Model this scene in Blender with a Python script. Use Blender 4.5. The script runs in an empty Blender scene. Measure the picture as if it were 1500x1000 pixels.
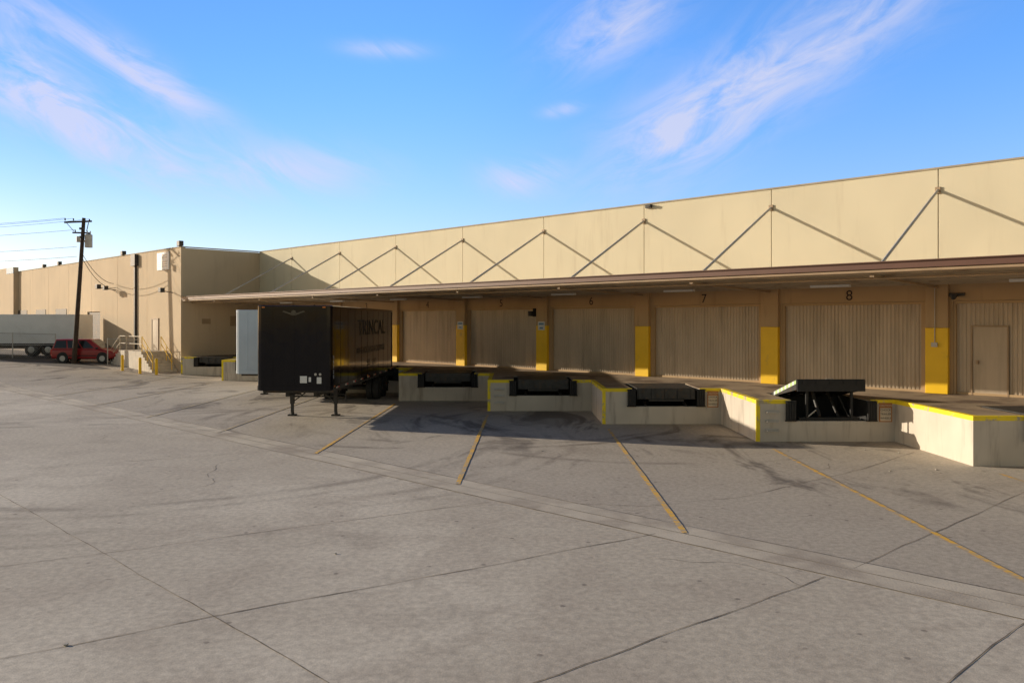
import bpy, math, random
from mathutils import Vector, Matrix
random.seed(7)
R=math.radians
sc=bpy.context.scene
sc.view_settings.view_transform='Standard'; sc.view_settings.look='None'; sc.view_settings.exposure=0

# ------------------------------------------------------------ frames
S0=(13.74,26.26); C=math.sqrt(.5); P=5.77
def W(u,n,z=0.0): return (S0[0]-C*u-C*n, S0[1]+C*u-C*n, z)
def UN(x,y):
    dx,dy=x-S0[0],y-S0[1]
    return ((-dx+dy)*C, (-dx-dy)*C)
def I(x,y,z=0.0): return (x,y,z)
def gz(x,y):
    u=UN(x,y)[0]
    return min(1.0,max(0.0,(u-41)*.04))

# ------------------------------------------------------------ node helpers
class NT:
    def __init__(s,tree): s.t=tree; s.n=tree.nodes; s.l=tree.links
    def new(s,typ,**k):
        nd=s.n.new(typ)
        for a,b in k.items(): setattr(nd,a,b)
        return nd
    def put(s,sock,v):
        if hasattr(v,'is_linked'): s.l.new(v,sock)
        else: sock.default_value=v
    def m(s,op,a,b=0.0,c=0.0,clamp=False):
        nd=s.new('ShaderNodeMath',operation=op,use_clamp=clamp)
        s.put(nd.inputs[0],a); s.put(nd.inputs[1],b); s.put(nd.inputs[2],c)
        return nd.outputs[0]
    def noise(s,vec,scale,detail=3,rough=.55,dist=0.0,dim='3D'):
        nd=s.new('ShaderNodeTexNoise',noise_dimensions=dim)
        s.put(nd.inputs['Vector'],vec); nd.inputs['Scale'].default_value=scale
        nd.inputs['Detail'].default_value=detail; nd.inputs['Roughness'].default_value=rough
        nd.inputs['Distortion'].default_value=dist
        return nd.outputs['Fac']
    def rng(s,v,a,b,c=0.0,d=1.0,smooth=True):
        nd=s.new('ShaderNodeMapRange'); nd.interpolation_type='SMOOTHSTEP' if smooth else 'LINEAR'
        s.put(nd.inputs[0],v); nd.inputs[1].default_value=a; nd.inputs[2].default_value=b
        nd.inputs[3].default_value=c; nd.inputs[4].default_value=d
        return nd.outputs[0]
    def mix(s,f,a,b,mode='MIX'):
        nd=s.new('ShaderNodeMixRGB',blend_type=mode)
        s.put(nd.inputs[0],f)
        s.put(nd.inputs[1],a if hasattr(a,'is_linked') else (*a,1)); s.put(nd.inputs[2],b if hasattr(b,'is_linked') else (*b,1))
        return nd.outputs[0]
    def mapping(s,vec,scale=(1,1,1),rot=(0,0,0)):
        nd=s.new('ShaderNodeMapping'); s.put(nd.inputs[0],vec)
        nd.inputs['Scale'].default_value=scale; nd.inputs['Rotation'].default_value=rot
        return nd.outputs[0]

def newmat(name):
    m=bpy.data.materials.new(name); m.use_nodes=True
    t=NT(m.node_tree); b=m.node_tree.nodes['Principled BSDF']
    tc=t.new('ShaderNodeTexCoord').outputs['Object']
    return m,t,b,tc
def bump(t,b,h,strength,dist=.02):
    nd=t.new('ShaderNodeBump'); nd.inputs['Strength'].default_value=strength; nd.inputs['Distance'].default_value=dist
    t.put(nd.inputs['Height'],h); t.l.new(nd.outputs[0],b.inputs['Normal'])
def mat(name,col,rough=.7,var=.12,scale=1.5,bmp=0,bs=60,metal=0,dirt=None,dscale=.8,da=.5,db=.75,streak=False,spec=.5):
    m,t,b,tc=newmat(name)
    n=t.noise(tc,scale,2)
    c=t.mix(t.rng(n,.3,.7,0,1,False),tuple(x*(1-var) for x in col),tuple(min(1,x*(1+var)) for x in col))
    if dirt:
        v=t.mapping(tc,(1,1,.12)) if streak else tc
        d=t.rng(t.noise(v,dscale*(3 if streak else 1),4,.65),da,db)
        c=t.mix(d,c,dirt)
    t.l.new(c,b.inputs['Base Color'])
    b.inputs['Roughness'].default_value=rough
    b.inputs['Metallic'].default_value=metal
    b.inputs['Specular IOR Level'].default_value=spec
    if bmp: bump(t,b,t.noise(tc,bs,1),bmp)
    return m

# ------------------------------------------------------------ mesh helpers
class MB:
    def __init__(s): s.v=[]; s.f=[]; s.mi=[]
    def add(s,vs,fs,mi=0):
        o=len(s.v); s.v+= [tuple(p) for p in vs]
        for f in fs: s.f.append([o+i for i in f]); s.mi.append(mi)
    def box(s,a0,a1,b0,b1,z0,z1,F=I,mi=0):
        vs=[F(a,b,z) for z in (z0,z1) for (a,b) in ((a0,b0),(a1,b0),(a1,b1),(a0,b1))]
        s.add(vs,[(3,2,1,0),(4,5,6,7),(0,1,5,4),(1,2,6,5),(2,3,7,6),(3,0,4,7)],mi)
    def prism(s,poly,z0,z1,F=I,mi=0):
        n=len(poly)
        vs=[F(a,b,z0) for a,b in poly]+[F(a,b,z1) for a,b in poly]
        fs=[list(range(n))[::-1],list(range(n,2*n))]+[(i,(i+1)%n,n+(i+1)%n,n+i) for i in range(n)]
        s.add(vs,fs,mi)
    def cyl(s,p0,p1,r,seg=12,mi=0,r1=None):
        p0,p1=Vector(p0),Vector(p1); d=(p1-p0).normalized()
        a=d.orthogonal().normalized(); b=d.cross(a); r1=r if r1 is None else r1
        vs=[];
        for p,rr in((p0,r),(p1,r1)):
            for i in range(seg):
                t=2*math.pi*i/seg; vs.append(p+a*math.cos(t)*rr+b*math.sin(t)*rr)
        s.add(vs,[(i,(i+1)%seg,seg+(i+1)%seg,seg+i) for i in range(seg)]+[list(range(seg))[::-1],list(range(seg,2*seg))],mi)
    def beam(s,p0,p1,w,h,mi=0):
        p0,p1=Vector(p0),Vector(p1); d=(p1-p0).normalized()
        up=Vector((0,0,1)) if abs(d.z)<.95 else Vector((1,0,0))
        a=d.cross(up).normalized(); b=a.cross(d)
        vs=[]
        for p in(p0,p1):
            for x,y in((-1,-1),(1,-1),(1,1),(-1,1)): vs.append(p+a*x*w/2+b*y*h/2)
        s.add(vs,[(3,2,1,0),(4,5,6,7),(0,1,5,4),(1,2,6,5),(2,3,7,6),(3,0,4,7)],mi)
    def obj(s,name,mats,parent=None,bevel=0,smooth=False):
        me=bpy.data.meshes.new(name); me.from_pydata(s.v,[],s.f); 
        if not isinstance(mats,(list,tuple)): mats=[mats]
        for m in mats: me.materials.append(m)
        me.polygons.foreach_set('material_index',s.mi)
        me.update()
        import bmesh
        bm=bmesh.new(); bm.from_mesh(me); bmesh.ops.recalc_face_normals(bm,faces=bm.faces); bm.to_mesh(me); bm.free()
        o=bpy.data.objects.new(name,me); sc.collection.objects.link(o)
        if parent: o.parent=parent
        if bevel:
            b=o.modifiers.new('bevel','BEVEL'); b.width=bevel; b.segments=2; b.limit_method='ANGLE'
        if smooth:
            for p in me.polygons: p.use_smooth=True
            e=o.modifiers.new('es','EDGE_SPLIT'); e.split_angle=R(35)
        return o
def empty(name,loc=(0,0,0),rz=0):
    e=bpy.data.objects.new(name,None); e.empty_display_size=.5; e.location=loc; e.rotation_euler=(0,0,rz)
    sc.collection.objects.link(e); return e
def text(name,body,size,origin,right,up,m,parent=None,ext=.002,align='CENTER',sx=1):
    cu=bpy.data.curves.new(name,'FONT'); cu.body=body; cu.size=size; cu.extrude=ext; cu.align_x=align; cu.align_y='CENTER'
    cu.materials.append(m)
    o=bpy.data.objects.new(name,cu); sc.collection.objects.link(o)
    r=Vector(right).normalized(); u=Vector(up).normalized(); n=r.cross(u)
    M=Matrix.Identity(4)
    for i in range(3): M[i][0]=r[i]*sx; M[i][1]=u[i]; M[i][2]=n[i]; M[i][3]=origin[i]
    if parent: o.parent=parent
    o.matrix_basis=M
    return o

# ------------------------------------------------------------ materials
M_wall=mat('cream_stucco',(.72,.65,.48),.9,.05,.35,.2,70,dirt=(.57,.49,.35),dscale=.5,da=.52,db=.85,streak=True)
M_wing=mat('tan_stucco',(.61,.48,.33),.9,.06,.3,.2,70,dirt=(.51,.39,.26),dscale=.5,da=.52,db=.85,streak=True)
M_lower=mat('lower_tan_paint',(.50,.35,.20),.85,.08,.6,0,60,dirt=(.34,.23,.14),dscale=.8,streak=True,da=.55,db=.85)
M_dark=mat('dark_joint',(.05,.045,.04),.9)
M_cop=mat('coping',(.40,.34,.25),.8)
M_yel=mat('yellow_paint',(.97,.60,.01),.5,.04,2,0,40,dirt=(.50,.30,.06),dscale=1.6,da=.60,db=.85)
M_yworn=mat('worn_yellow_edge',(.93,.70,.02),.6,.06,3,0,50,dirt=(.45,.38,.27),dscale=2.2,da=.54,db=.65)
M_dockc=mat('dock_concrete',(.62,.55,.46),.9,.08,.8,.2,50,dirt=(.36,.30,.24),dscale=1.0,streak=True,da=.50,db=.78)
M_plat=mat('platform_floor',(.36,.27,.18),.8,.15,.6,0,40,dirt=(.15,.10,.065),dscale=.7,da=.45,db=.65)
M_rib=mat('ribbed_door_metal',(.56,.45,.33),.45,.06,.8,0,dirt=(.38,.30,.21),dscale=.6,da=.42,db=.78,streak=True)
M_fascia=mat('brown_fascia',(.13,.06,.042),.5,.1,1)
M_under=mat('canopy_underside',(.48,.38,.26),.7,.1,1,dirt=(.28,.2,.13),dscale=.8)
M_purl=mat('purlin_steel',(.38,.27,.17),.6)
M_galv=mat('galvanised_steel',(.50,.47,.43),.5,.1,3,metal=.2)
M_rubber=mat('black_rubber',(.025,.024,.024),.8,.2,6,0,30)
M_steel=mat('dark_steel',(.05,.048,.046),.55,.25,4,0,30,metal=.3,dirt=(.10,.06,.035),dscale=3)
M_white=mat('white_paint',(.76,.76,.75),.5,.05,1,dirt=(.6,.58,.55),dscale=.8,da=.55,db=.85)
M_offw=mat('pale_blue_panel',(.62,.71,.80),.4,.05,1)
M_ink=mat('black_lettering',(.03,.02,.018),.7)
M_orange=mat('sign_orange',(.45,.18,.06),.6)
M_signw=mat('sign_cream',(.66,.56,.42),.6)
M_blue=mat('sign_blue',(.10,.25,.42),.5)
M_green=mat('hazard_green',(.45,.62,.25),.6)
M_glass=mat('dark_glass',(.02,.022,.025),.08,.1,2)
M_red=mat('red_car_paint',(.30,.018,.02),.3,.1,2)
M_hub=mat('wheel_hub',(.4,.4,.4),.35,metal=.6)
M_wood=mat('pole_wood',(.06,.04,.028),.9,.25,3,.3,20)
M_amber=mat('amber_lens',(.7,.2,.02),.3)
M_lred=mat('red_lens',(.5,.02,.02),.3)
M_lit=mat('litter_paper',(.42,.39,.34),.8)

def m_trailer_black():
    m,t,b,tc=newmat('glossy_black_paint')
    n=t.noise(t.mapping(tc,(1,1,.3)),3,3)
    t.l.new(t.mix(t.rng(n,.4,.75),(.002,.002,.005),(.006,.005,.008)),b.inputs['Base Color'])
    t.l.new(t.rng(t.noise(tc,2.5,3),.3,.7,.05,.14),b.inputs['Roughness'])
    b.inputs['Specular IOR Level'].default_value=.30
    bump(t,b,t.noise(t.mapping(tc,(1,.8,.8)),1.8,1),.06,.03)
    return m
M_black=m_trailer_black()
M_ghost=mat('dull_lettering',(.02,.015,.009),.5)
M_gold=mat('gold_emblem',(.10,.08,.05),.4)

# ground concrete
def ground_mat():
    m,t,b,tc=newmat('weathered_concrete')
    sep=t.new('ShaderNodeSeparateXYZ'); t.l.new(tc,sep.inputs[0])
    X,Y=sep.outputs[0],sep.outputs[1]
    s=t.m('ADD',X,Y)
    N2=lambda v,sc_,d,r=.6,di=0: t.noise(v,sc_,d,r,di,'2D')
    big=N2(tc,.11,3); mid=N2(tc,.7,5,.66,.3); fine=N2(tc,9,3,.7); spk=N2(tc,70,1)
    base=t.mix(t.rng(big,.35,.65),(.52,.455,.37),(.62,.55,.455))
    base=t.mix(t.rng(mid,.40,.68,0,.6),base,(.44,.375,.305))
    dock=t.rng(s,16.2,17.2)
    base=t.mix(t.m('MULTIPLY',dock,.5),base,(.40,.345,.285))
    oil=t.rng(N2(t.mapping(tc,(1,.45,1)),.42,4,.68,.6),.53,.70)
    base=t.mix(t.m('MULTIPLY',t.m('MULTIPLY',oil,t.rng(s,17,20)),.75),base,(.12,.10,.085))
    base=t.mix(t.m('MULTIPLY',t.rng(N2(tc,.26,4,.7),.58,.74),.3),base,(.28,.235,.19))
    nw=t.m('MULTIPLY',big,1.4); nm=t.rng(N2(tc,.3,2),.38,.60)
    tot=None
    for (cx,cy,r,w,amt) in [(-9.8,24,8.7,.24,.4),(-9.8,24,9.4,.18,.32),(-10.5,25,11.6,.2,.3),(-10.5,25,12.3,.16,.25),
              (-2,31,8.5,.24,.6),(-1,30,6.6,.24,.5),(4,28,7.5,.24,.5),(-20,45,16,.4,.5),(-20,45,18,.35,.4)]:
        dx=t.m('SUBTRACT',X,cx); dy=t.m('SUBTRACT',Y,cy)
        d=t.m('SQRT',t.m('ADD',t.m('MULTIPLY',dx,dx),t.m('MULTIPLY',dy,dy)))
        e=t.m('ABSOLUTE',t.m('SUBTRACT',t.m('ADD',d,nw),r+.7))
        k=t.rng(e,w*.2,w,amt,0)
        tot=k if tot is None else t.m('MAXIMUM',tot,k)
    base=t.mix(t.m('MULTIPLY',t.m('MULTIPLY',tot,nm),t.rng(mid,.3,.55,.4,1)),base,(.17,.14,.11))
    kk=t.m('MULTIPLY',t.rng(fine,.3,.7,.84,1.14,False),t.rng(spk,.3,.7,.86,1.12,False))
    cb=t.new('ShaderNodeCombineXYZ'); [t.l.new(kk,cb.inputs[i]) for i in range(3)]
    base=t.mix(1.0,base,cb.outputs[0],'MULTIPLY')
    vo=t.new('ShaderNodeTexVoronoi',voronoi_dimensions='2D'); vo.inputs['Scale'].default_value=1.3; t.l.new(tc,vo.inputs['Vector'])
    sp=t.rng(vo.outputs['Distance'],.03,.06,1,0)
    base=t.mix(t.m('MULTIPLY',sp,t.rng(mid,.5,.6,0,.6)),base,(.12,.10,.09))
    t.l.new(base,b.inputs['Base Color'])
    b.inputs['Roughness'].default_value=.85
    b.inputs['Specular IOR Level'].default_value=.25
    bump(t,b,fine,.22,.012)
    return m
M_ground=ground_mat()
M_gut=mat('gutter_concrete',(.55,.48,.385),.9,.12,.9,.2,30,dirt=(.36,.30,.24),dscale=.6,da=.42,db=.68)
M_joint=mat('joint_sealant',(.16,.13,.10),.9,.3,2,dirt=(.36,.30,.23),dscale=1.2,da=.48,db=.62)
def line_mat(nm,c1,c2,a,b_):
    m,t,b,tc=newmat(nm)
    n=t.noise(tc,6,4,.7); n2=t.noise(tc,.7,2)
    f=t.rng(t.m('ADD',n,t.m('MULTIPLY',n2,.5)),a,b_)
    t.l.new(t.mix(f,c1,c2),b.inputs['Base Color']); b.inputs['Roughness'].default_value=.85
    return m
M_line=line_mat('worn_line_paint',(.80,.45,.05),(.44,.36,.26),.62,.88)
M_fline=line_mat('faded_line_paint',(.64,.48,.22),(.44,.38,.30),.5,.85)

# ------------------------------------------------------------ ground
mb=MB()
us=sorted(set([-500,-100,-20]+list(range(0,41,10))+[41]+list(range(46,66,5))+[66,120,700])); ns=[-400,0,20,60,600]
for i,u in enumerate(us):
    for n in ns:
        x,y,_=W(u,n); mb.v.append((x,y,gz(x,y)))
for i in range(len(us)-1):
    for j in range(len(ns)-1):
        a=i*len(ns)+j; mb.f.append([a,a+len(ns),a+len(ns)+1,a+1]); mb.mi.append(0)
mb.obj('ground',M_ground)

def strip(mb,pts,w,dz,wob=0,step=.5,wvar=0):
    out=[]
    for (x0,y0),(x1,y1) in zip(pts[:-1],pts[1:]):
        L=math.hypot(x1-x0,y1-y0); n=max(1,int(L/step))
        for i in range(n): out.append((x0+(x1-x0)*i/n,y0+(y1-y0)*i/n))
    out.append(pts[-1])
    vs=[]; nn=len(out); off=0
    for i,(x,y) in enumerate(out):
        a=out[max(0,i-1)]; b=out[min(nn-1,i+1)]
        dx,dy=b[0]-a[0],b[1]-a[1]; l=math.hypot(dx,dy); px,py=-dy/l,dx/l
        off=off*.7+random.uniform(-wob,wob); ww=w*(1+random.uniform(-wvar,wvar))/2
        for s in(-1,1):
            X=x+px*(off+s*ww); Y=y+py*(off+s*ww); vs.append((X,Y,gz(X,Y)+dz))
    mb.add(vs,[(2*i,2*i+1,2*i+3,2*i+2) for i in range(nn-1)])
g=MB(); strip(g,[W(u,16.65)[:2] for u in range(-30,101,5)],.95,.004,step=1)
g.obj('drainage_gutter',M_gut)
g=MB()
for n in (16.17,17.13): strip(g,[W(u,n)[:2] for u in range(-30,101,5)],.022,.008,.012,.5,.5)
strip(g,[W(u,16.65)[:2] for u in range(-30,101,5)],.014,.008,.012,.5,.6)
par=lambda n,u0,u1:strip(g,[W(u0,n)[:2],W(u1,n)[:2]],.013,.004,.014,.4,.5)
par(23.9,-20,45); par(31.5,-20,60); par(40,-20,60)
J=[[(-9,6.2),(-5.4,8.55),(-3.6,9.8),(-.68,11.6),(2.4,13.6)],
   [(-16,7.0),(-7.4,11.76),(-3.9,13.9),(-.45,15.95)],
   [(-4,4.6),(.2,8),(4.35,11.3)],[(4.9,11.7),(10.65,16.9),(16,21)],
   [(-22,13.6),(-12.4,19.2),(-6.3,22.4)],
   [(.9,15.9),(2.6,15.6),(4.6,16.4),(8.5,19.6),(10.9,22)],
   [(-30,24),(-18,31),(-12,28.9)],[(-5,22),(-1,26),(1,30)],[(2,6),(6.4,9.9)],[(-33,32),(-22,38.6)]]
for j in J: strip(g,j,.014,.0045,.02,.35,.6)
for (x,y,a,n) in ((-8,16.5,.3,26),(2.2,12.2,-.6,12),(9,17,2.2,14),(-13,23,.8,22),(5.6,20.3,.2,14)):
    pts=[(x,y)]
    for i in range(n):
        a+=random.uniform(-.5,.5); x+=math.cos(a)*.22; y+=math.sin(a)*.22; pts.append((x,y))
    strip(g,pts,.009,.004,.01,.2,.6)
g.obj('pavement_joints',M_joint)
for k in range(-2,8):
    tx=7.2-4.08*k; ty=24.0+4.08*k
    ys=ty-1.4; ye=16.75-tx
    if k==-1 : ys=ty-1
    if k<0: ye=16.9-tx
    g=MB(); strip(g,[(tx+.04,ys),(tx-.22,ye)],.10,.012,.004,.5,.12)
    g.obj('painted_bay_line',M_line if k<=3 else M_fline)

# ------------------------------------------------------------ warehouse
wh=empty('warehouse_building')
UE=44.85; U0=-28.85
b=MB()
k=-5
while k*P<UE-.1:
    a0=max(k*P,U0)+.016; a1=min((k+1)*P,UE)-.016
    b.box(a0,a1,-.28,0,4.19,8.44,W); k+=1
b.obj('upper_wall_panels',M_wall,wh)
b=MB(); b.box(U0,UE,-.4,-.29,4.2,8.40,W); b.obj('joint_backing',M_dark,wh)
b=MB(); b.box(U0,UE,-.35,.03,8.443,8.50,W); b.obj('parapet_coping',M_cop,wh)
b=MB(); b.box(U0,UE+30,-45,-.42,-.1,8.0,W); b.obj('main_hall',M_wall,wh)
b=MB()
for k in range(-5,8):
    b.box(k*P-.45,k*P+.45,-.28,-.002,1.0,4.187,W)
b.box(U0,UE,0.003,.03,4.19,4.79,W)
b.obj('lower_wall_piers',M_lower,wh)
b=MB(); c=MB()
for k in range(-5,8):
    b.box(k*P-.34,k*P+.34,.0,.17,1.222,3.33,W)
    c.box(k*P-.34,k*P+.34,.0,.165,3.333,4.76,W)
b.obj('yellow_column_guards',M_yel,wh,.012); c.obj('column_tops',M_lower,wh,.01)
for k in range(-5,8):
    a0=k*P+.45; a1=min((k+1)*P-.45,UE-.1)
    d=MB(); p=.125; n=int((a1-a0)/p); pts=[]
    for i in range(n):
        uu=a0+i*(a1-a0)/n; w=(a1-a0)/n; j=random.uniform(-.003,.003)
        pts+=[(uu,-.15),(uu+w*.3,-.15),(uu+w*.42,-.13+j),(uu+w*.88,-.13+j)]
    pts.append((a1,-.15))
    vs=[W(q[0],q[1],1.23) for q in pts]+[W(q[0],q[1],4.185) for q in pts]; m=len(pts)
    d.add(vs,[(i,i+1,m+i+1,m+i) for i in range(m-1)])
    d.obj('ribbed_dock_door',M_rib,wh)
    f=MB(); f.box(a0+.005,a0+.07,-.12,-.02,1.224,4.18,W); f.box(a1-.07,a1-.005,-.12,-.02,1.224,4.18,W); f.box(a0+.07,a1-.07,-.12,-.02,4.10,4.18,W)
    f.box(a0+.07,a1-.07,-.12,-.08,1.224,1.30,W)
    f.obj('door_frame',M_lower,wh)
for k,nm in [(0,'8'),(1,'7'),(2,'6'),(3,'5'),(4,'4'),(5,'3'),(6,'2'),(-1,'9')]:
    text('door_number',nm,.50,W(k*P+2.85,.036,4.42),(C,-C,0),(0,0,1),M_ink,wh)
f=MB(); f.box(-1.93,-.99,-.123,-.095,1.224,3.36,W)
f.obj('personnel_door',M_rib,wh)
f=MB()
for a,bb,z0,z1 in ((-1.98,-1.935,1.224,3.41),(-.98,-.93,1.224,3.41),(-1.935,-.98,3.363,3.41)): f.box(a,bb,-.123,-.07,z0,z1,W)
f.box(-1.15,-1.08,-.094,-.03,2.2,2.32,W)
f.obj('personnel_door_frame',M_purl,wh)
b=MB()
def slab(mb,n0,z0a,z0b,n1,z1a,z1b,u0,u1):
    vs=[W(u,n,z) for u in(u0,u1) for (n,z) in((n0,z0a),(n1,z1a),(n1,z1b),(n0,z0b))]
    mb.add(vs,[(0,1,2,3),(7,6,5,4),(0,4,5,1),(1,5,6,2),(2,6,7,3),(3,7,4,0)])
slab(b,.035,4.82,4.90,5.50,4.99,5.07,U0,UE-.01)
b.obj('canopy_deck',M_under,wh)
b=MB(); b.box(U0,UE+.02,5.503,5.60,4.96,5.13,W); b.box(U0,UE+.02,5.45,5.66,5.133,5.16,W); b.obj('canopy_fascia',M_fascia,wh)
b=MB()
for n in (.9,1.8,2.7,3.6,4.5,5.3):
    z=4.82+.17*n/5.47; b.box(U0,UE-.02,n-.04,n+.04,z-.16,z-.004,W)
b.obj('canopy_purlins',M_under,wh)
b=MB()
for k in range(-5,8):
    slab(b,.17,4.60,4.655,5.42,4.76,4.82,k*P-.06,k*P+.06)
b.obj('canopy_rafters',M_purl,wh)
b=MB(); b.cyl(W(U0,5.52,4.90),W(UE-.05,5.52,4.90),.045); b.cyl(W(U0,4.9,4.74),W(UE-.05,4.9,4.74),.03)
b.obj('conduit_pipes',M_purl,wh)
b=MB()
for k in range(-4,8):
    b.cyl(W(k*P,.02,7.76),W(k*P,5.0,5.02),.045,10)
b.obj('canopy_tie_rods',M_galv,wh)
b=MB()
for k in range(-4,8): b.box(k*P-.08,k*P+.08,.003,.05,7.65,7.86,W); b.box(k*P-.09,k*P+.09,4.85,5.2,5.07,5.12,W)
b.obj('tie_rod_brackets',M_purl,wh)
b=MB()
for k in range(-4,7):
    b.box(k*P+1.9,k*P+3.2,2.18,2.32,4.64,4.72,W)
b.obj('strip_light_fixtures',M_white,wh)
b=MB(); b.box(2*P-.42,2*P-.14,-.05,.12,8.28,8.42,W); b.box(2*P-.46,2*P-.3,.12,.22,8.33,8.42,W); b.obj('wall_lamp_bracket',M_steel,wh)
b=MB(); b.cyl(W(-.55,.03,4.33),W(-.55,.35,4.33),.03); b.cyl(W(-.55,.35,4.36),W(-.55,.35,4.22),.10,16,0,.06); b.box(-.8,-.3,.03,.1,4.34,4.44,W); b.obj('security_camera',M_steel,wh)
b=MB(); b.box(-.05,.13,.172,.26,2.72,2.86,W); b.cyl(W(.04,.2,2.86),W(.04,.2,4.7),.015); b.obj('junction_box',M_galv,wh)
for k in (3,4):
    b=MB(); b.box(k*P-.22,k*P+.2,.172,.182,3.12,3.52,W); b.obj('notice_plate',M_white,wh)
    b=MB(); b.box(k*P-.17,k*P+.15,.183,.187,3.36,3.46,W); b.box(k*P-.12,k*P+.10,.183,.187,3.18,3.26,W); b.obj('notice_text',M_blue,wh)
b=MB(); b.box(3*P+.50,3*P+.62,-.02,.10,3.75,4.15,W); b.box(3*P+.50,3*P+.74,.10,.3,3.78,4.02,W); b.obj('dock_light',M_rubber,wh)

# wing
b=MB(); NW=5.62
wb=[UE]+[UE+P*i for i in range(1,14)]
for i in range(len(wb)-1):
    a0,a1=wb[i]+.014,wb[i+1]-.014
    if i==0: a0=UE
    if i==2:
        d0,d1,zt=60.2,63.2,4.3
        if d0>a0: b.box(a0,d0,NW-.3,NW,-.2,8.44,W)
        b.box(max(a0,d0),a1,NW-.3,NW,zt,8.44,W)
    elif i==3:
        if a0<63.2: b.box(a0,63.2,NW-.3,NW,4.3,8.44,W)
        b.box(63.2,a1,NW-.3,NW,-.2,8.44,W)
    else: b.box(a0,a1,NW-.3,NW,-.2,8.44,W)
b.obj('wing_facade_panels',M_wing,wh)
b=MB(); b.box(UE,wb[-1],-.5,NW-.302,-.2,8.4,W); b.obj('wing_body',M_wing,wh)
b=MB(); b.box(UE-.04,wb[-1],NW-.35,NW+.04,8.443,8.5,W); b.box(UE-.04,UE+.2,.035,NW-.352,8.443,8.5,W); b.obj('wing_coping',M_cop,wh)
b=MB()
b.box(62.9,63.2,NW-.2,NW-.1,0.0,4.3,W); 
for zz in range(18): b.box(60.2,62.9,NW-.16,NW-.10,.65+zz*.2,.84+zz*.2,W)
b.obj('roll_up_door',M_steel,wh)
b=MB()
b.box(48.6,49.6,NW+.002,NW+.03,1.52,3.65,W); b.obj('landing_door',M_rib,wh)
b=MB(); b.box(48.5,48.6,NW+.002,NW+.06,1.52,3.75,W); b.box(49.6,49.7,NW+.002,NW+.06,1.52,3.75,W); b.box(48.6,49.6,NW+.002,NW+.06,3.653,3.75,W); b.obj('landing_door_frame',M_purl,wh)
b=MB(); b.box(52.2,53.0,NW+.002,NW+.28,7.55,8.38,W); b.box(52.5,52.7,NW+.002,NW+.16,.45,7.55,W); b.obj('pole_shadow_strip',M_steel,wh)  # dark strip and box added to stand in for the pole's shadow
for uu in (68.5,74.5,80.5):
    b=MB(); b.box(uu,uu+3,NW+.002,NW+.03,.9,4.6,W); b.obj('wing_dock_door',M_steel,wh)
b=MB(); b.box(wb[-1]+.02,wb[-1]+40,-10,NW+1.5,-.2,9.3,W); b.box(83.5,wb[-1],NW+.003,NW+.45,-.2,8.9,W); b.obj('far_block',M_wing,wh)
b=MB(); b.box(83.45,86,NW+.455,NW+.48,8.3,8.88,W); b.obj('far_sign_panel',M_blue,wh)
b=MB()
b.box(UE-.03,UE-.003,1.2,2.2,3.2,3.9,W); b.box(UE-.03,UE-.003,3.6,4.2,3.35,3.7,W)
b.obj('return_wall_vents',M_purl,wh)
sg=empty('wall_sign')
b=MB(); b.box(46.7,48.7,NW+.004,NW+.06,7.05,8.25,W); b.obj('sign_panel',M_white,sg)
b=MB()
for z in (8.05,7.9,7.6,7.45,7.3): b.box(46.95,48.45,NW+.061,NW+.064,z-.04,z+.04,W)
b.obj('sign_lettering',M_galv,sg)
def flood(u,z,big=1.0,dn=.5):
    e=empty('flood_light'); b=MB()
    b.beam(W(u,NW+.02,z),W(u,NW+dn,z+.1),.06,.06)
    b.box(u-.22*big,u+.22*big,NW+dn-.05,NW+dn+.25,z,z+.34*big,W)
    b.obj('lamp_housing',M_steel,e,.02)
    return e
flood(UE+.15,8.52,1.0,-.1); flood(55.2,8.5,.9,-.1); flood(70.5,8.5,.9,-.1); flood(75,8.5,.8,-.1)
flood(UE+1.2,5.45,.9,.7); flood(57.6,6.0,1.0,.9); flood(56.6,5.9,.9,.7)

# ------------------------------------------------------------ loading dock
dk=empty('loading_dock')
ZP=1.22
def tip(k): return (7.2-4.08*k,24.0+4.08*k)
ND=2.4
def NN(k): return (1.42,3.72) if k<0 else (1.02,3.36)
K0,K1=-4,7
outline=[]
for k in range(K0,K1+1):
    tx,ty=tip(k); N0,N1=NN(k)
    inner=(tx+4.08,ty); 
    outline+= [inner,(tx+N1,ty),(tx+N1,ty+ND),(tx+N0,ty+ND),(tx+N0,ty),(tx,ty)]
last=W(UE-.02,4.78)[:2]; outline.append(last)
outline.append(W(UE-.02,-.2)[:2]); 
fu=UN(*outline[0]); outline.append(W(fu[0],-.2)[:2])
b=MB(); b.prism(outline,-.3,ZP-.03); b.obj('dock_walls',M_dockc,dk)
b=MB(); b.prism(outline,ZP-.028,ZP); b.obj('platform_slab',M_plat,dk)
def offs(pts,d):
    res=[]
    for i,p in enumerate(pts):
        ns_=[]
        for a,c_ in ((i-1,i),(i,i+1)):
            if a>=0 and c_<len(pts):
                dx,dy=pts[c_][0]-pts[a][0],pts[c_][1]-pts[a][1]; l=math.hypot(dx,dy); ns_.append((dy/l*-1,dx/l))
        if len(ns_)==1: n=ns_[0]; res.append((p[0]+n[0]*d,p[1]+n[1]*d))
        else:
            n=(ns_[0][0]+ns_[1][0],ns_[0][1]+ns_[1][1]); q=(n[0]*ns_[0][0]+n[1]*ns_[0][1])
            res.append((p[0]+n[0]*d/q,p[1]+n[1]*d/q))
    return res
b=MB()
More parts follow.
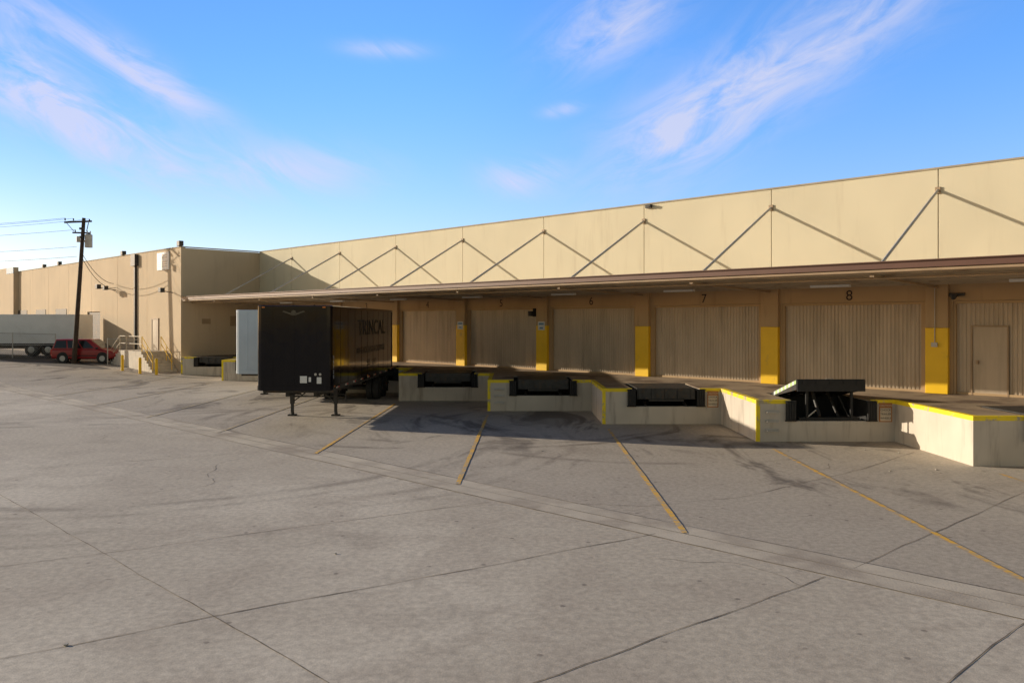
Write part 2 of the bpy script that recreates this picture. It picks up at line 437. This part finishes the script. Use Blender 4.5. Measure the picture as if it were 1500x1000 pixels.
for k in range(K0,K1+1):
    tx,ty=tip(k); N0,N1=NN(k)
    if k<K1: pts=[(tx+N0-.0,ty),(tx,ty),(tx,ty+4.08),(tx-4.08+NN(k+1)[1],ty+4.08)]
    else: pts=[(tx+N0,ty),(tx,ty),last]
    o1=offs(pts,.006); i1=offs(pts,-.16)
    if o1[0][1]>pts[0][1]: o1=offs(pts,-.006); i1=offs(pts,.16)
    n=len(pts)
    vs=[(x,y,ZP-.11) for x,y in o1]+[(x,y,ZP+.006) for x,y in o1]+[(x,y,ZP+.006) for x,y in i1]+[(x,y,ZP-.11) for x,y in i1]
    fs=[]
    for i in range(n-1):
        for r in range(2): fs.append((r*n+i,r*n+i+1,(r+1)*n+i+1,(r+1)*n+i))
    b.add(vs,fs)
b.obj('yellow_edge_paint',M_yworn,dk)
b=MB()
for k in range(K0,K1+1):
    if k in (3,-1): continue
    tx,ty=tip(k)
    vs=[(tx-.006,ty+.05,0.0+gz(tx,ty)),(tx-.006,ty-.006,gz(tx,ty)),(tx+.11,ty-.006,gz(tx,ty)),(tx-.006,ty+.05,ZP-.11),(tx-.006,ty-.006,ZP-.11),(tx+.11,ty-.006,ZP-.11)]
    b.add(vs,[(0,1,4,3),(1,2,5,4)])
b.obj('yellow_corner_paint',M_yworn,dk)
for k in range(K0,K1+1):
    tx,ty=tip(k); N0,N1=NN(k)
    b=MB()
    b.box(tx+N0,tx+N1,ty+.0,ty+.2,-.3,.60); b.box(tx+N0,tx+N1,ty+.2,ty+ND,-.3,.3); b.obj('pit_sill',M_dockc,dk)
    b=MB(); b.box(tx+N0+.003,tx+N0+.02,ty+.21,ty+ND-.01,.302,ZP-.04); b.box(tx+N1-.02,tx+N1-.003,ty+.21,ty+ND-.01,.302,ZP-.04); b.box(tx+N0+.02,tx+N1-.02,ty+ND-.03,ty+ND-.004,.302,ZP-.04); b.box(tx+N0+.02,tx+N1-.02,ty+.21,ty+ND-.03,.302,.32)
    b.obj('pit_lining',M_rubber,dk)
    lv=empty('dock_leveler',(tx+(N0+N1)/2,ty,ZP))
    hw=1.0; b=MB()
    if k!=0:
        b.box(-hw,hw,.02,ND-.04,-.02,.012)
        b.box(-hw,hw,-.03,.015,-.36,.0)
        for x in (-.8,-.4,0,.4,.8): b.box(x-.03,x+.03,.03,ND-.1,-.17,-.022)
        b.box(-hw,hw,.10,.16,-.30,-.18)
        for x in (-.7,.7): b.beam((x,.1,-.60),(x*.7,1.6,-.1),.08,.08)
        b.beam((-.6,-.05,-.40),(.6,-.05,-.40),.06,.05)
        for x in (-.9,-.45,0,.45,.9): b.box(x-.05,x+.05,-.07,-.032,-.34,-.02)
    else:
        zf=.60; YB=ND-.05
        a=lambda y:zf*(1-y/YB)
        vs=[(x,y,a(y)+dz) for dz in(-.03,.012) for (x,y) in((-hw,-.02),(hw,-.02),(hw,YB),(-hw,YB))]
        b.add(vs,[(3,2,1,0),(4,5,6,7),(0,1,5,4),(1,2,6,5),(2,3,7,6),(3,0,4,7)])
        b.box(-hw,hw,-.06,-.022,zf-.34,zf-.01)
        for x in (-.8,-.4,0,.4,.8):
            b.beam((x,.0,zf-.12),(x,ND-.2,-.05),.05,.14)
            b.box(x-.05,x+.05,-.09,-.062,zf-.12,zf-.02)
        for x in (-.66,.66): b.beam((x,.12,-.60),(x,.12,zf-.15),.07,.07)
        b.box(-.9,.9,.10,.17,-.60,-.52)
    b.obj('leveler_deck',M_rubber if k==0 else M_steel,lv)
    if k==0:
        def guard(mb,x0,x1,y0,y1,drop):
            vs=[(x,y,z) for x in(x0,x1) for (y,z) in((y0,a(y0)-.01),(y1,a(y1)-.01),(y1,max(-.10,a(y1)-drop)),(y0,a(y0)-drop))]
            mb.add(vs,[(0,1,2,3),(7,6,5,4),(0,4,5,1),(1,5,6,2),(2,6,7,3),(3,7,4,0)])
        b=MB(); guard(b,-hw-.016,-hw-.004,-.02,YB-.1,.30); guard(b,hw+.004,hw+.016,-.02,YB-.1,.30); b.obj('toe_guards',M_steel,lv)
        b=MB(); c=MB(); y=.0; i=0
        while y<YB-.35:
            guard(b if i%2==0 else c,-hw-.022,-hw-.018,y,y+.16,.12); y+=.17; i+=1
        b.obj('hazard_strip_green',M_green,lv); c.obj('hazard_strip_white',M_white,lv)
        b=MB(); b.cyl((-.25,.2,-.5),(-.25,.9,.3),.05); b.cyl((.3,.2,-.5),(.3,1.1,.2),.04); b.box(-.9,-.6,.3,.8,-.88,-.62); b.box(.5,.95,.2,.7,-.88,-.55); b.obj('hydraulic_unit',M_steel,lv,.01)
        b=MB(); b.cyl((.05,.5,.54),(.27,.5,.54),.06); b.beam((-.66,.10,-.52),(-.4,.10,-.3),.03,.03); b.obj('latch_parts',M_galv,lv)
    b=MB()
    for x in(N0-.16,N1-.12):
        for i in range(4):
            b.box(tx+x+.07*i,tx+x+.07*i+.062,ty-.13,ty-.004,.64,1.17)
        b.box(tx+x-.02,tx+x+.30,ty-.10,ty-.004,.60,.638); b.box(tx+x-.02,tx+x+.30,ty-.10,ty-.004,1.172,1.20)
    b.obj('dock_bumpers',M_rubber,dk,.01)
    if k in(0,1):
        sgn=empty('dock_warning_sign',(tx+3.80,ty-.012,.86))
        b=MB(); b.box(-.19,.19,-.01,.0,-.28,.28); b.obj('sign_board',M_orange,sgn)
        b=MB(); b.box(-.16,.16,-.014,-.011,-.25,.13); b.obj('sign_face',M_signw,sgn)
        for z,s in((.20,'CAUTION'),(.07,'CHOCK'),(-.05,'TRAILER'),(-.17,'WHEELS')):
            text('sign_words',s,.085,(0,-.016,z),(1,0,0),(0,0,1),M_ink if z<.15 else M_signw,sgn,.001)
    if k in (0,2):
        b=MB()
        for z in(.33,.60,.87):
            b.beam((tx+.28,ty-.12,z),(tx+.64,ty-.12,z),.03,.03)
            b.beam((tx+.30,ty-.01,z),(tx+.30,ty-.12,z),.03,.03); b.beam((tx+.62,ty-.01,z),(tx+.62,ty-.12,z),.03,.03)
            b.box(tx+.26,tx+.34,ty-.012,ty-.003,z-.05,z+.05); b.box(tx+.58,tx+.66,ty-.012,ty-.003,z-.05,z+.05)
            b.box(tx+.34,tx+.58,ty-.012,ty-.003,z-.02,z+.06)
        b.obj('wall_rungs',M_galv,dk)
lit=MB()
for (x,y) in ((8.9,19.2),(10.4,21.9),(9.7,22.4),(-2.7,12.4),(-4.9,8.9),(3.9,21.5),(.8,22.2),(6.6,20.4),(10.1,19.4)):
    a=random.uniform(.02,.045); lit.box(x,x+a,y,y+a,.004,.02)
lit.obj('litter',M_lit)

# ------------------------------------------------------------ stair on wing
st=empty('entrance_stair')
b=MB(); b.box(47.2,51.3,NW+.01,7.3,-.2,1.5,W)
for i in range(6): b.box(51.3+i*.3,51.6+i*.3,NW+.01,7.3,-.2,1.5-.17*(i+1)+.0,W)
for i in range(6): b.box(47.2-(i+1)*.3,47.2-i*.3,NW+.01,7.3,-.2,1.5-.19*(i+1),W)
b.obj('concrete_steps',M_dockc,st)
def rail(pts,m,nm,posts=True):
    b=MB()
    for h in(.5,1.0):
        for a,c_ in zip(pts[:-1],pts[1:]): b.cyl((a[0],a[1],a[2]+h),(c_[0],c_[1],c_[2]+h),.025,8)
    for a in pts: b.cyl(a,(a[0],a[1],a[2]+1.0),.025,8)
    b.obj(nm,m,st)
rail([W(47.25,7.25,1.5),W(48.6,7.25,1.5),W(50,7.25,1.5),W(51.25,7.25,1.5),W(53.1,7.25,.48)],M_signw,'landing_rail')
rail([W(47.2,7.25,1.5),W(46.3,7.25,.9),W(45.4,7.25,.3)],M_yel,'yellow_stair_rail')
rail([W(47.2,6.0,1.5),W(46.3,6.0,.9),W(45.4,6.0,.3)],M_yel,'yellow_stair_rail_inner')
for (u,n) in ((45.0,8.2),(47.5,8.4),(43.9,7.6)):
    x,y,_=W(u,n); z=gz(x,y); e=empty('bollard',(x,y,z)); b=MB(); b.cyl((0,0,-.1),(0,0,1.0),.09,16); b.cyl((0,0,1.0),(0,0,1.05),.09,16,0,.04); b.obj('post',M_yel,e,0,True)

# ------------------------------------------------------------ trailers
def wheel(mb,x,y,r,w):
    mb.cyl((x-w/2,y,r),(x+w/2,y,r),r,28,0); 
def trailer(name,loc,rz,L,H,zb,body,gear=True,bog=(3.1,1.8),wd=2.6,rimmat=M_hub):
    e=empty(name,loc,rz); h=wd/2; ch=.16
    b=MB(); poly=[(-h+ch,0),(h-ch,0),(h-.05,.05),(h,ch),(h,L),(-h,L),(-h,ch),(-h+.05,.05)]
    b.prism(poly,zb,H); o=b.obj('van_body',body,e,.02)
    b=MB()
    for s in(-1,1):
        x0,x1=(h+.001,h+.022) if s>0 else(-h-.022,-h-.001)
        b.box(x0,x1,ch+.02,L-.01,zb,zb+.16); b.box(x0,x1,ch+.02,L-.01,H-.11,H-.02)
        b.box(x0,x1,L-.14,L-.01,zb+.163,H-.113)
    b.box(-h+ch,h-ch,-.02,-.001,zb,zb+.18); b.box(-h+ch,h-ch,-.02,-.001,H-.12,H-.02)
    b.obj('body_rails',body,e,.004)
    b=MB(); y=ch+1.2
    while y<L-.3:
        for s in(-1,1): b.box(s*h-.006,s*h+.006,y-.03,y+.03,zb+.165,H-.115)
        y+=1.2
    for x in(-.75,0,.75): b.box(x-.025,x+.025,-.008,.004,zb+.19,H-.13)
    b.obj('panel_seams',body,e)
    b=MB()
    for x in(-.5,.5): b.box(x-.06,x+.06,.9,L-.15,zb-.28,zb-.003)
    y=.6
    while y<L-.2: b.box(-h+.08,h-.08,y-.03,y+.03,zb-.12,zb-.002); y+=.6
    b.box(-.45,.45,.45,1.3,zb-.05,zb-.004) 
    b.box(-h+.15,h-.15,L-.1,L-.02,.5,.6); b.box(-.7,-.6,L-.1,L-.02,.6,zb-.01); b.box(.6,.7,L-.1,L-.02,.6,zb-.01)
    for d in bog: b.cyl((-h+.2,L-d,.5),(h-.2,L-d,.5),.07); 
    b.box(-.55,.55,L-bog[0]-.6,L-bog[-1]+.6,zb-.45,zb-.285)
    b.obj('chassis',M_steel,e)
    b=MB(); c=MB()
    for d in bog:
        for s in(-1,1):
            wheel(b,s*(h-.18),L-d,.5,.26); wheel(b,s*(h-.48),L-d,.5,.26)
            c.cyl((s*(h-.055),L-d,.5),(s*(h-.03),L-d,.5),.27,20,0,.2); c.cyl((s*(h-.04),L-d,.5),(s*(h+.02),L-d,.5),.1,14)
    b.obj('tyres',M_rubber,e,.03,True); c.obj('wheel_rims',rimmat,e)
    b=MB()
    for d in bog[-1:]:
        for s in(-1,1): b.box(s*(h-.32)-.3,s*(h-.32)+.3,L-d+.62,L-d+.64,.2,zb-.2)
    b.obj('mud_flaps',M_rubber,e)
    if gear:
        b=MB()
        for s in(-1,1):
            x=s*.82; b.box(x-.07,x+.07,2.53,2.67,.45,zb-.01); b.box(x-.05,x+.05,2.55,2.65,.06,.45)
            b.box(x-.14,x+.14,2.45,2.75,.0,.05); b.cyl((x,2.6,.03),(x,2.6,.14),.07)
            b.beam((x,2.66,.7),(x,3.5,zb-.1),.05,.05)
        b.beam((-.82,2.6,.72),(.82,2.6,.72),.05,.05); b.beam((-.82,2.6,.5),(0,2.6,zb-.05),.04,.04); b.beam((.82,2.6,.5),(0,2.6,zb-.05),.04,.04)
        b.beam((.9,2.6,.8),(1.2,2.6,.8),.03,.03); b.beam((1.2,2.6,.8),(1.2,2.6,.55),.03,.03)
        b.obj('landing_gear',M_steel,e)
    return e
TB=trailer('black_semi_trailer',(-7.50,28.0,0),R(-1.4),12.1,4.08,1.15,M_black,bog=(2.9,1.6),rimmat=M_steel)
h=1.3
b=MB(); b.box(.22,.46,-.03,-.021,1.42,1.66); b.box(.52,.60,-.03,-.021,1.46,1.62); b.box(.80,.96,-.03,-.021,1.40,1.62); b.obj('placards',M_white,TB)
b=MB()
for s in (-1,1):
    b.add([(s*.03, -.024,3.80),(s*.34,-.024,3.90),(s*.40,-.024,3.87),(s*.20,-.024,3.80),(s*.05,-.024,3.74)],[(0,1,2,3,4)])
b.cyl((0,-.024,3.83),(0,-.012,3.83),.09,16); b.obj('winged_emblem',M_gold,TB)
b=MB()
for x in(.86,1.02): b.cyl((x-.1,-.022,1.72),(x-.1,-.05,1.72),.045)
b.obj('air_couplings',M_galv,TB)
text('unit_number','5\n5\n7\n2\n5',.17,(h+.012,.26,1.95),(0,1,0),(0,0,1),M_white,TB,.001,sx=1.6)
text('side_lettering','TRINCAL',.9,(h+.012,7.2,3.25),(0,1,0),(0,0,1),M_ghost,TB,.001,sx=1.6)
text('side_lettering_small','WAREHOUSING & CARTAGE',.36,(h+.012,7.0,2.35),(0,1,0),(0,0,1),M_ghost,TB,.001,sx=1.3)
text('side_phone','555 - 0142',.34,(h+.012,7.0,1.80),(0,1,0),(0,0,1),M_ghost,TB,.001,sx=1.3)
b=MB(); c=MB(); y=.6
while y<11.6:
    b.box(h+.023,h+.026,y,y+.28,1.19,1.25); c.box(h+.023,h+.026,y+.28,y+.5,1.19,1.25); y+=1.35
b.obj('reflective_tape_white',M_signw,TB); c.obj('reflective_tape_red',M_lred,TB)
b=MB()
for y in (.3,6,11.8): b.box(h+.023,h+.04,y,y+.09,1.26,1.31)
b.box(-1.1,-1.0,-.03,-.021,4.0,4.04); b.box(1.0,1.1,-.03,-.021,4.0,4.04); b.obj('marker_lamps',M_amber,TB)
trailer('white_semi_trailer',(-11.25,36.9,0),R(-1.0),7.3,4.05,1.15,M_offw,bog=(1.9,))
xw,yw=-48.2,63.4
TW=trailer('white_semi_trailer',(xw,yw,gz(-38,yw)-.02),R(-90),14.9,3.2,.85,M_white,bog=(3.4,2.1))
b=MB()
b.box(1.31,1.325,1,14,.87,.99)
b.obj('lower_rub_rail',M_steel,TW)

# ------------------------------------------------------------ minivan
vx,vy=-30.7,59.1
van=empty('red_minivan',(vx,vy,gz(-31,59.4)-.02),0)
def loft(mb,st):
    rings=[]
    for (x,zl,zh,hw) in st:
        c_=.08
        rings.append([(x,-hw+c_,zl),(x,hw-c_,zl),(x,hw,zl+c_),(x,hw*1.0,zh-c_),(x,hw-c_,zh),(x,-hw+c_,zh),(x,-hw,zh-c_),(x,-hw,zl+c_)])
    vs=[p for r in rings for p in r]; fs=[]
    for i in range(len(rings)-1):
        for j in range(8): fs.append((i*8+j,i*8+(j+1)%8,(i+1)*8+(j+1)%8,(i+1)*8+j))
    fs.append(list(range(8))); fs.append([len(vs)-8+j for j in range(8)])
    mb.add(vs,fs)
b=MB(); loft(b,[(-2.32,.48,.92,.80),(-2.22,.32,1.0,.88),(-1,.28,1.03,.92),(.9,.28,1.03,.92),(1.3,.28,1.0,.92),(2.0,.30,.86,.88),(2.28,.38,.74,.80),(2.36,.45,.66,.72)])
b.obj('lower_body',M_red,van,.03,True)
B=[(-2.24,.88),(1.42,.88)]; T=[(-2.0,.72),(.42,.72)]; z0,z1=.98,1.70
def GP(fx,fz,side):
    xb=B[0][0]+(B[1][0]-B[0][0])*fx; xt=T[0][0]+(T[1][0]-T[0][0])*fx
    return (xb+(xt-xb)*fz, side*(.88+(.72-.88)*fz), z0+(z1-z0)*fz)
b=MB()
vs=[GP(0,0,-1),GP(1,0,-1),GP(1,0,1),GP(0,0,1),GP(0,1,-1),GP(1,1,-1),GP(1,1,1),GP(0,1,1)]
b.add(vs,[(3,2,1,0),(4,5,6,7),(0,1,5,4),(1,2,6,5),(2,3,7,6),(3,0,4,7)]); b.obj('cabin',M_red,van,.06,True)
b=MB()
for s in(-1,1):
    for f0,f1 in((.04,.30),(.335,.60),(.635,.86)):
        q=[GP(f0,.12,s),GP(f1,.12,s),GP(f1-.0,.86,s),GP(f0,.86,s)]
        b.add([(p[0],p[1]+s*.012,p[2]+.0) for p in q],[(0,1,2,3)])
def inter(a,c_,t): return tuple(a[i]+(c_[i]-a[i])*t for i in range(3))
def endglass(fx,dx):
    L0,L1=GP(fx,.1,-1),GP(fx,.1,1); U_0,U_1=GP(fx,.9,-1),GP(fx,.9,1)
    q=[inter(L0,L1,.06),inter(L0,L1,.94),inter(U_0,U_1,.94),inter(U_0,U_1,.06)]
    b.add([(p[0]+dx,p[1],p[2]+.008) for p in q],[(0,1,2,3)])
endglass(1,.015); endglass(0,-.015)
b.obj('windows',M_glass,van)
b=MB(); c=MB(); d=MB()
for x in(-1.42,1.42):
    for s in(-1,1):
        b.cyl((x,s*.74,.33),(x,s*.93,.33),.33,24); c.cyl((x,s*.93,.33),(x,s*.94,.33),.2,18); d.cyl((x,s*.70,.38),(x,s*.925,.38),.41,24)
d.obj('wheel_arches',M_rubber,van); b.obj('tyres',M_rubber,van,.02); c.obj('hubcaps',M_hub,van)
b=MB(); b.box(2.30,2.42,-.78,.78,.34,.50); b.box(-2.42,-2.28,-.8,.8,.36,.54)
for s in(-1,1): b.box(-1.0,1.0,s*.925-.01,s*.925+.01,.50,.56); b.box(1.0,1.15,s*1.0-.06,s*1.0+.06,1.0,1.12)
b.obj('bumpers_and_trim',M_rubber,van,.02)
b=MB(); 
for s in(-1,1): b.box(2.25,2.345,s*.62-.14,s*.62+.14,.56,.68)
b.obj('headlamps',M_white,van,.01)
b=MB()
for s in(-1,1): b.box(-2.31,-2.2,s*.83-.05,s*.83+.055,.62,.98)
b.obj('tail_lamps',M_lred,van,.01)

# ------------------------------------------------------------ utility pole + wires
px_,py_=-31.15,57.9; pz=gz(px_,py_)
pole=empty('utility_pole',(px_,py_,pz))
b=MB(); b.cyl((0,0,-.2),(.66,.1,10.35),.17,14,0,.12); b.obj('shaft',M_wood,pole,0,True)
b=MB(); b.beam((-.55,-.25,10.0),(1.1,.35,10.15),.10,.12); b.beam((-.1,0,9.3),(1.0,.3,9.3),.09,.1)
b.beam((.0,.0,9.4),(-.4,-.2,9.95),.04,.04); b.beam((.8,.2,9.4),(.9,.28,10.05),.04,.04); b.obj('crossarms',M_wood,pole)
b=MB(); b.cyl((1.0,.1,8.25),(1.0,.1,9.15),.25,18); b.cyl((1.0,.1,9.15),(1.0,.1,9.22),.25,18,0,.1); b.cyl((.9,.1,9.2),(.9,.1,9.45),.04,8); b.cyl((1.12,.1,9.2),(1.12,.1,9.42),.04,8); b.cyl((.45,-.25,8.6),(.45,-.25,9.0),.13,12); b.beam((.6,.08,8.7),(.8,.1,8.7),.1,.12); b.obj('transformer',M_galv,pole,0,True)
b=MB()
for x,y in((-.5,-.22),(0,-.05),(.95,.3)): b.cyl((x,y,10.13),(x,y,10.3),.045,8)
b.cyl((.1,0,9.35),(.1,0,9.5),.04,8)
for z in (8.9,9.5): b.box(.45,.75,-.14,-.05,z,z+.15)
b.obj('insulators',M_steel,pole)
def wire(a,c_,sag,r=.014):
    cu=bpy.data.curves.new('wire','CURVE'); cu.dimensions='3D'; cu.bevel_depth=r; cu.bevel_resolution=1; cu.materials.append(M_steel)
    sp=cu.splines.new('POLY'); N=24; sp.points.add(N-1)
    for i in range(N):
        t=i/(N-1); sp.points[i].co=(a[0]+(c_[0]-a[0])*t,a[1]+(c_[1]-a[1])*t,a[2]+(c_[2]-a[2])*t-4*sag*t*(1-t),1)
    o=bpy.data.objects.new('wire',cu); sc.collection.objects.link(o); o.parent=pole
for x,y,z,dx in((-.5,-.22,10.3,0),(0,-.05,10.3,.4),(.95,.3,10.3,.9),(.1,0,9.5,0),(.2,0,8.3,0),(.2,0,7.6,.2)):
    wire((x,y,z),(x-44,y+6-dx,z+.6+(10-z)*.2),.9+.2*dx,.011)
wf=W(56.9,NW+.1,6.4); wf=(wf[0]-px_,wf[1]-py_,wf[2]-pz)
wire((.5,.08,7.9),wf,.5,.02); wire((.5,.08,7.6),(wf[0]+.3,wf[1]-.2,wf[2]-.3),.7,.02)

# ------------------------------------------------------------ chain-link fence
fe=empty('chain_link_fence'); b=MB(); w=MB()
def fence(x0,x1,y):
    n=max(1,int((x1-x0)/2.6))
    for i in range(n+1):
        x=x0+i*(x1-x0)/n; z=gz(x,y); b.cyl((x,y,z-.1),(x,y,z+1.9),.035,8)
    b.cyl((x0,y,gz(x0,y)+1.85),(x1,y,gz(x1,y)+1.85),.025,6)
    x=x0
    while x<x1-1.8:
        z=gz(x,y)
        w.beam((x,y,z+.05),(x+1.75,y,z+1.8),.006,.006); w.beam((x+1.75,y,z+.05),(x,y,z+1.8),.006,.006); x+=.16
fence(-47,-34.2,61.0); fence(-28.6,-26.4,57.6)
b.obj('posts_and_rails',M_galv,fe); w.obj('wire_mesh',M_galv,fe)
b=MB(); 
vs=[]; 
for (u,n) in ((49,8.6),(53,8.6),(58,8.6),(66,8.6),(90,8.6),(90,14.5),(66,13.6),(58,12.6),(53,11.2),(49,9.2)):
    x,y,_=W(u,n); vs.append((x,y,gz(x,y)+.005))
b.add(vs,[(0,1,8,9),(1,2,7,8),(2,3,6,7),(3,4,5,6)]); b.obj('dark_ground_patch',mat('dark_ground',(.10,.085,.072),.9,.2,1,0,20))  # darker patch laid just above the ground at far left

# ------------------------------------------------------------ sun + sky
SU,SZ=2.14,.62
L=Vector(((SU+1)*C,-(SU-1)*C,-SZ)).normalized()
sl=bpy.data.lights.new('sun','SUN'); sl.energy=5.0; sl.angle=R(.5); sl.color=(1,.88,.70)
so=bpy.data.objects.new('sun',sl); sc.collection.objects.link(so); so.rotation_euler=L.to_track_quat('-Z','Y').to_euler(); so.location=(-30,20,30)
wd=bpy.data.worlds.new('World'); sc.world=wd; wd.use_nodes=True
t=NT(wd.node_tree); t.n.clear()
out=t.new('ShaderNodeOutputWorld'); bg=t.new('ShaderNodeBackground'); bg.inputs[1].default_value=.13
sky=t.new('ShaderNodeTexSky',sky_type='NISHITA'); sky.sun_disc=False
sky.sun_elevation=math.asin(-L.z); sky.sun_rotation=math.atan2(-L.x,-L.y)
sky.air_density=1.0; sky.dust_density=.6; sky.ozone_density=2.0
tc=t.new('ShaderNodeTexCoord').outputs['Generated']
sp=t.new('ShaderNodeSeparateXYZ'); t.l.new(tc,sp.inputs[0])
az=t.m('MULTIPLY',t.m('ARCTAN2',sp.outputs[0],sp.outputs[1]),57.2958)
el=t.m('MULTIPLY',t.m('ARCSINE',sp.outputs[2]),57.2958)
fr=t.mix(t.rng(el,2,20),(1.30,1.40,1.90),(.92,1.55,2.45))
lf=t.mix(t.rng(el,0,16),(1.22,1.18,1.42),(.55,.94,1.62))
fr=t.mix(t.rng(az,-36,0),lf,fr)
bk=t.mix(t.rng(sp.outputs[2],.2,.65),(1.5,1.14,.83),(.46,.38,.32))
grade=t.mix(t.rng(sp.outputs[1],.3,.7),bk,fr)
skc=t.mix(1.0,sky.outputs[0],grade,'MULTIPLY')
def streak(ang,seed,sa=.09,sb=.28):
    c,s=math.cos(R(ang)),math.sin(R(ang))
    a=t.m('ADD',t.m('MULTIPLY',az,c*sa),t.m('MULTIPLY',el,s*sa))
    b_=t.m('ADD',t.m('MULTIPLY',az,-s*sb),t.m('MULTIPLY',el,c*sb))
    cb=t.new('ShaderNodeCombineXYZ'); t.l.new(a,cb.inputs[0]); t.l.new(b_,cb.inputs[1]); cb.inputs[2].default_value=seed
    return t.rng(t.noise(cb.outputs[0],1.6,6,.62,.7),.28,.70)
nA=streak(28,4.6); nB=streak(-25,11.3)
tot={0:None,1:None}
blobs=[(19.5,17.2,11,2.6,27,1.0,0),(11.5,12.6,4.5,2.6,22,.9,0),(7.2,19.9,4.4,2.1,24,1.0,0),(.8,10,2.4,1.1,0,1.3,1),(-9,18.2,2.4,.5,0,.9,1),
(-24.3,15.4,4.8,1.1,-27,1.2,1),(-30.4,14.0,3.5,1.4,-22,1.1,1),(-31,17.4,3,1.6,-30,.8,1),(-26.5,11.4,6.2,1.9,-20,1.2,1),(-15.5,10.1,5.5,1.6,0,.9,1),
(3.5,14.5,1.3,.4,8,.8,1)]
for (a0,e0,hl,hw,ang,st_,gp) in blobs:
    c,s=math.cos(R(ang)),math.sin(R(ang))
    da=t.m('SUBTRACT',az,a0); de=t.m('SUBTRACT',el,e0)
    p=t.m('ADD',t.m('MULTIPLY',da,c/hl),t.m('MULTIPLY',de,s/hl)); q=t.m('ADD',t.m('MULTIPLY',da,-s/hw),t.m('MULTIPLY',de,c/hw))
    r2=t.m('ADD',t.m('MULTIPLY',p,p),t.m('MULTIPLY',q,q))
    gk=t.m('MULTIPLY',t.m('EXPONENT',t.m('MULTIPLY',r2,-1.0)),st_)
    tot[gp]=gk if tot[gp] is None else t.m('ADD',tot[gp],gk)
msk=t.m('ADD',t.m('MULTIPLY',tot[0],nA),t.m('MULTIPLY',tot[1],nB))
msk=t.m('MINIMUM',t.m('MULTIPLY',msk,.9),.8)
col=t.mix(msk,skc,(5.3,5.4,6.9))
t.l.new(col,bg.inputs[0]); t.l.new(bg.outputs[0],out.inputs[0])
try:
    wd.cycles.sampling_method='MANUAL'; wd.cycles.sample_map_resolution=256
except Exception: pass

# ------------------------------------------------------------ camera
cd=bpy.data.cameras.new('camera'); cd.sensor_width=36; cd.lens=1193/1500*36; cd.shift_y=-30/1500; cd.clip_end=3000
co=bpy.data.objects.new('camera',cd); sc.collection.objects.link(co); co.location=(0,0,3.55); co.rotation_euler=(R(90),0,0); sc.camera=co
